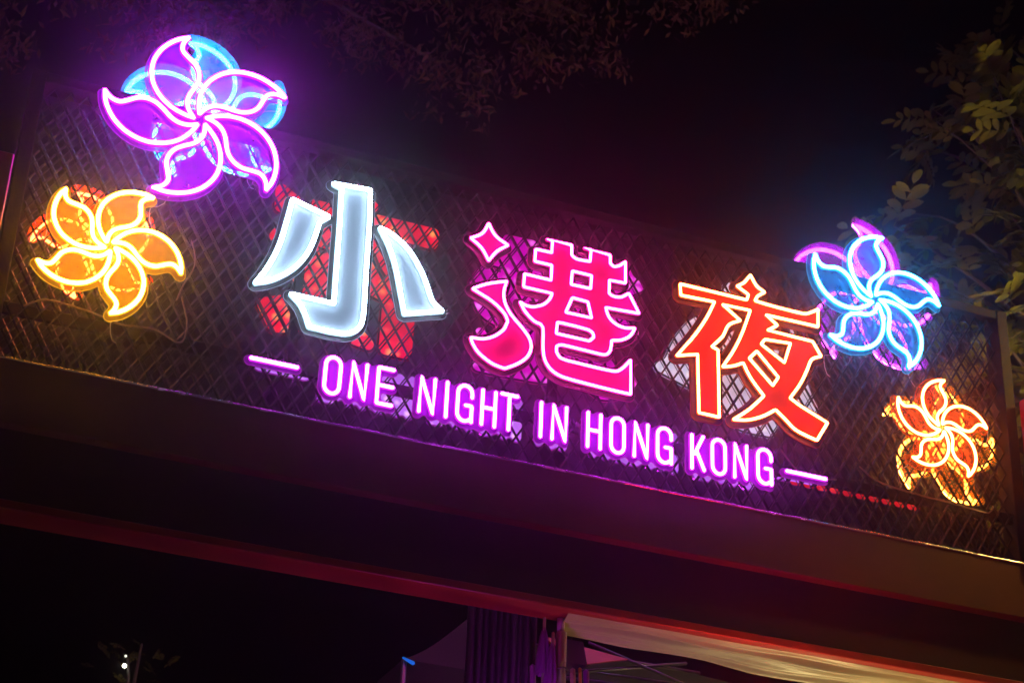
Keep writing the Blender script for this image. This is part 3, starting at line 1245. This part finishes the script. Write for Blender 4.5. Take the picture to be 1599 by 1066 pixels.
# far lamp among dark twigs
root = empty('garden_lamp', (-0.645, 6.0, 0))
tag(root, 'distant small white lamp shining far behind under the beam', 'lamp')

mb = MB()
mb.tube([(0.03, 0.02, 0), (0.03, 0.02, 5.80), (0.0, 0.0, 5.93)], 0.012, 8)
mb.build('post', STEEL, root, True)


def ball(mb, c, r, n=8, squash=1.0):
    v, f = [], []
    for i in range(n + 1):
        th = math.pi * i / n
        for k in range(n * 2):
            a = math.pi * k / n
            v.append((c[0] + r * math.sin(th) * math.cos(a), c[1] + r * math.sin(th) * math.sin(a), c[2] + r * math.cos(th) * squash))
    m = n * 2
    for i in range(n):
        for k in range(m):
            f.append((i * m + k, (i + 1) * m + k, (i + 1) * m + (k + 1) % m, i * m + (k + 1) % m))
    mb.add(v, f)


for z, r, s in ((5.858, 0.014, 14), (5.932, 0.008, 2)):
    mb = MB()
    ball(mb, (-0.02, -0.03, z), r)
    mb.build('bulb', glow('bulb_%d' % s, (1.0, 1.0, 0.75), s), root, True)

# ------------------------------------------------------------------ lamps standing just out of view
root = empty('street_lamp', (4.4, 0.1, 0))
tag(root, 'tall street lamp with two hooded warm yellow flood heads right of the gate', 'street lamp')
mb = MB()
mb.tube([(0, 0, 0), (0, 0, 5.0), (0, 0, 7.0)], [0.08, 0.06, 0.045], 12)
mb.build('post', STEEL, root, True)
for hc, aim, watt in ((Vector((-0.4, -0.85, 6.95)), Vector((-0.9, 1.2, -1.0)), 420), (Vector((0.0, 0.75, 6.85)), Vector((0.02, 0.75, 0.75)), 620)):
    aim = aim.normalized()
    mb = MB()
    mb.tube([(0, 0, 6.9), tuple(hc - aim * 0.16)], 0.02, 8)
    mb.build('arm', STEEL, root, True)
    ux = aim.orthogonal().normalized()
    uy = aim.cross(ux)
    v, f = [], []
    for d_, r_ in ((-0.15, 0.02), (-0.14, 0.10), (-0.02, 0.15), (0.06, 0.16)):
        for k in range(20):
            a_ = math.pi * k / 10
            v.append(hc + aim * d_ + (ux * math.cos(a_) + uy * math.sin(a_)) * r_)
    for j in range(3):
        for k in range(20):
            k2 = (k + 1) % 20
            f.append((j * 20 + k, j * 20 + k2, (j + 1) * 20 + k2, (j + 1) * 20 + k))
    f.append(tuple(range(19, -1, -1)))
    hd = mesh_obj('flood_head', v, f, STEEL, root, True)
    v = [hc + (ux * math.cos(math.pi * k / 10) + uy * math.sin(math.pi * k / 10)) * 0.135 for k in range(20)]
    mesh_obj('lens', v, [tuple(range(20))], glow('lamp_yellow', (1.0, 0.64, 0.13), watt), hd)

root = empty('work_lamp', (2.3, 0.25, 0))
tag(root, 'warm work lamp on a stand under the tarpaulin', 'lamp')
mb = MB()
mb.tube([(0, 0, 0), (0, 0, 3.2)], 0.02, 8)
mb.build('stand', STEEL, root, True)
mb = MB()
ball(mb, (0, 0, 3.28), 0.07, 8)
mb.build('globe', glow('work_yellow', (1.0, 0.76, 0.30), 380), root, True)

root = empty('light_bar', (0.12, -0.12, 0))
tag(root, 'upright violet light bar on a stand left of the folded parasols', 'light bar')
mb = MB()
mb.tube([(0, 0, 0), (0, 0, 3.2)], 0.02, 8)
mb.build('stand', STEEL, root, True)
mb = MB()
mb.tube([(0, 0, 3.22), (0, 0, 3.85)], 0.02, 8)
mb.build('lit_tube', glow('bar_violet', (0.75, 0.05, 1.0), 95), root, True)

root = empty('light_bar', (1.4, -0.28, 0))
tag(root, 'level red light bar on two stands under the beam edge', 'light bar')
for dx in (-0.3, 0.3):
    mb = MB()
    mb.tube([(dx, 0, 0), (dx, 0, 3.9)], 0.015, 8)
    mb.build('stand', STEEL, root, True)
mb = MB()
mb.tube([(-0.32, 0, 3.93), (0.32, 0, 3.93)], 0.02, 8)
mb2 = MB()
mb2.box(-0.36, 0.36, 0.045, 0.05, 3.88, 4.03)  # added plate, out of view, keeps the red light off the tarpaulin
mb2.build('shade', STEEL, root)
mb.build('lit_tube', glow('bar_red', (1.0, 0.01, 0.012), 120), root, True)

# ------------------------------------------------------------------ trees
BARK = paint('bark', (0.06, 0.042, 0.034), 0.85, 0, 0.35, 12, 0.5, 30)
LEAF = leaf_mat('leaf_olive', (0.060, 0.072, 0.012), (0.12, 0.12, 0.018))
LEAFD = leaf_mat('leaf_dark', (0.06, 0.027, 0.02), (0.10, 0.05, 0.035))


def leaflet(mb, base, d, side, up, L, W):
    """folded oval blade, five stations"""
    prof = ((0.0, 0.12), (0.25, 0.8), (0.55, 1.0), (0.82, 0.7), (1.0, 0.08))
    v, f = [], []
    for t, w in prof:
        c = base + d * (L * t) - up * (0.12 * L * t * t)
        v += [c - side * (W * w) + up * (0.22 * W * w), c, c + side * (W * w) + up * (0.22 * W * w)]
    for i in range(len(prof) - 1):
        a = i * 3
        f += [(a, a + 1, a + 4, a + 3), (a + 1, a + 2, a + 5, a + 4)]
    mb.add(v, f)


def compound_leaf_mesh(name, seed, pairs=5, length=0.34, L=0.135, W=0.030, mat=LEAF):
    r = random.Random(seed)
    mb = MB()
    pts = []
    for i in range(pairs + 2):
        t = i / (pairs + 1)
        pts.append(Vector((length * t, 0.02 * math.sin(t * 2 + seed), -0.10 * length * t * t * 2)))
    mb.tube([tuple(p) for p in pts], [0.0035 - 0.0022 * i / (pairs + 1) for i in range(pairs + 2)], 4)
    up = Vector((0, 0, 1))
    for i in range(1, pairs + 1):
        for s in (-1, 1):
            an = math.radians(r.uniform(48, 70))
            d = Vector((math.cos(an), s * math.sin(an), r.uniform(-0.3, 0.15))).normalized()
            sd = d.cross(up).normalized()
            sz = (0.75 + 0.35 * math.sin(math.pi * i / (pairs + 1))) * r.uniform(0.85, 1.1)
            leaflet(mb, pts[i], d, sd, sd.cross(d), L * sz, W * sz)
    d = Vector((1, 0, -0.3)).normalized()
    sd = d.cross(up).normalized()
    leaflet(mb, pts[-1], d, sd, sd.cross(d), L, W)
    me = bpy.data.meshes.new(name)
    me.from_pydata([tuple(p) for p in mb.v], [], mb.f)
    me.update()
    me.polygons.foreach_set('use_smooth', [True] * len(me.polygons))
    me.materials.append(mat)
    return me


def lookdir(d, roll):
    q = Vector(d).to_track_quat('X', 'Z').to_matrix().to_4x4()
    return q @ Matrix.Rotation(roll, 4, 'X')


# tree right of the gate
tx, ty = 6.1, 2.6
tree = empty('leafy_tree', (tx, ty, 0))
tag(tree, 'tree with long oval leaflets lit yellow right of the gate frame', 'tree')
mb = MB()
mb.tube([(0, 0, 0), (0.05, 0.05, 2.5), (-0.02, 0.1, 5), (-0.1, 0.05, 7.4), (-0.15, 0.0, 9.5), (-0.1, 0, 11.5)], [0.2, 0.17, 0.14, 0.11, 0.07, 0.03], 12)
mb.build('trunk', BARK, tree, True)
leaf_meshes = [compound_leaf_mesh('leaf', k, 4 + k % 3, 0.34 + 0.02 * (k % 4)) for k in range(6)]
ZB_, XB_ = [6.6, 7.4, 7.73, 8.02, 8.5, 9.02, 9.45, 9.88, 10.3, 10.78, 11.4], [4.42, 4.50, 4.25, 4.02, 3.78, 3.66, 3.80, 3.94, 4.2, 4.5, 4.8]
limbs = []
for k in range(32):
    z = 6.7 + 4.5 * (k + rng.random()) / 32
    xb = float(np.interp(z, ZB_, XB_))
    tip = Vector((xb + rng.uniform(0.12, 0.55) - tx, rng.uniform(1.2, 3.2) - ty, z))
    z0 = max(5.8, z - rng.uniform(0.7, 1.5))
    a = Vector((-0.1, 0.05, z0))
    pts = []
    for i in range(9):
        t = i / 8
        p = a.lerp(tip, t)
        p.z += 0.22 * math.sin(math.pi * t) + 0.03 * math.sin(t * 11 + k)
        p.y += 0.05 * math.sin(t * 7 + k * 2)
        pts.append(p)
    limbs.append(pts)
    mb = MB()
    mb.tube([tuple(p) for p in pts], [0.03 * (1 - t / 8.0) + 0.005 for t in range(9)], 6)
    mb.build('branch', BARK, tree, True)
cnt = 0
for pts in limbs:
    for t in (0.40, 0.5, 0.6, 0.68, 0.76, 0.83, 0.9, 0.95, 1.0):
        if cnt >= 290:
            break
        i = min(7, int(t * 8))
        p = pts[i].lerp(pts[i + 1], t * 8 - i)
        d = (pts[i + 1] - pts[i]).normalized()
        d = (d * 0.5 + Vector((rng.uniform(-1, 0.7), rng.uniform(-1, 0.6), rng.uniform(-0.9, 0.35)))).normalized()
        lf = bpy.data.objects.new('leaf', rng.choice(leaf_meshes))
        COL.objects.link(lf)
        lf.parent = tree
        s = rng.uniform(0.75, 1.15)
        lf.matrix_local = Matrix.Translation(p) @ lookdir(d, rng.uniform(-0.9, 0.9)) @ Matrix.Scale(s, 4)
        cnt += 1

# twiggy shrub round the distant lamp
shrub = empty('tall_shrub', (-0.55, 6.15, 0))
tag(shrub, 'dim tall shrub whose leaves catch the distant white lamp', 'shrub')
mb = MB()
mb.tube([(0, 0, 0), (0.03, 0.02, 3), (-0.02, 0, 5.4), (0.02, 0, 6.1)], [0.05, 0.04, 0.02, 0.008], 8)
mb.build('stem', BARK, shrub, True)
for k in range(26):
    p = Vector((rng.gauss(-0.05, 0.16), rng.gauss(0, 0.12), 5.86 + rng.gauss(0, 0.14)))
    lf = bpy.data.objects.new('leaf', leaf_meshes[k % 6])
    COL.objects.link(lf)
    lf.parent = shrub
    d = Vector((rng.uniform(-1, 1), rng.uniform(-1, 1), rng.uniform(-0.7, 0.5))).normalized()
    lf.matrix_local = Matrix.Translation(p) @ lookdir(d, rng.uniform(-1, 1)) @ Matrix.Scale(0.3, 4)

# tree overhead, drooping fine leaves
tx, ty = -4.6, 4.6
tree = empty('overhanging_tree', (tx, ty, 0))
tag(tree, 'dark overhanging tree with drooping fine leaves high behind the gate', 'tree')
mb = MB()
mb.tube([(0, 0, 0), (0.1, 0, 3), (0.0, 0.1, 6), (0.2, 0.05, 9), (0.6, -0.1, 12)], [0.28, 0.24, 0.2, 0.16, 0.1], 12)
mb.build('trunk', BARK, tree, True)
XQ = [-3.2, -2.4, -2.2, -1.8, -1.2, -0.6, -0.35, -0.1, 0.3, 0.7, 1.0, 1.6, 2.0, 2.6, 3.3]
ZQ = [8.9, 9.0, 9.35, 9.3, 9.45, 9.85, 10.35, 9.80, 9.75, 9.42, 9.65, 10.15, 10.3, 10.9, 11.5]
mbc = MB()
ends = []
for k in range(520):
    x = rng.uniform(-3.2, 3.2)
    zl = float(np.interp(x, XQ, ZQ))
    z = zl + 0.16 + rng.random() ** 1.3 * 2.0
    y = 3.5 + rng.uniform(-0.9, 0.9)
    x += (y - 3.5) * 0.1
    z += (y - 3.5) * 0.72
    # open gaps between the sprays
    if math.sin(x * 4.1 + 1.2) + math.sin(z * 3.3 + x * 1.7) < -0.75:
        continue
    c = Vector((x - tx, y - ty, z))
    ends.append(c)
    for q in range(22):
        d = Vector((rng.gauss(0, 0.55), rng.gauss(0, 0.55), rng.uniform(-1.2, 0.05))).normalized()
        b = c + Vector((rng.gauss(0, 0.07), rng.gauss(0, 0.07), rng.uniform(-0.12, 0.1)))
        sd = d.cross(Vector((rng.uniform(-1, 1), rng.uniform(-1, 1), 0.3))).normalized()
        L, W = rng.uniform(0.06, 0.11), rng.uniform(0.009, 0.016)
        up = sd.cross(d)
        v = [b, b + d * L * 0.5 - sd * W + up * 0.004, b + d * L, b + d * L * 0.5 + sd * W + up * 0.004]
        mbc.add(v, [(0, 1, 2), (0, 2, 3)])
cr = mbc.build('crown', LEAFD, tree)
cr['kind'] = 'stuff'
for k in range(16):
    tip = ends[int(k * len(ends) / 16)]
    a = Vector((0.45, -0.05, 11.2))
    pts = []
    for i in range(10):
        t = i / 9
        p = a.lerp(tip + Vector((0, 0, 0.1)), t)
        p.z += 0.9 * math.sin(math.pi * t) ** 1.2 * 0.6
        pts.append(tuple(p))
    mb = MB()
    mb.tube(pts, [0.05 * (1 - i / 10) + 0.006 for i in range(10)], 6)
    mb.build('branch', BARK, tree, True)

# ------------------------------------------------------------------ thin haze volume added to put a bloom round the tubes
HAZE_DENSITY = 0.0045
mb = MB()
mb.box(-14, 14, -9.5, 14, -1.3, 14.5)
m, n, l = new_mat('bloom_haze')
n.remove(n['Principled BSDF'])
pv = n.new('ShaderNodeVolumePrincipled')
pv.inputs['Color'].default_value = (0.9, 0.9, 0.92, 1)
pv.inputs['Density'].default_value = HAZE_DENSITY
pv.inputs['Anisotropy'].default_value = 0.972
l.new(pv.outputs[0], n['Material Output'].inputs['Volume'])
hz = mb.build('haze', m)
hz['kind'] = 'stuff'
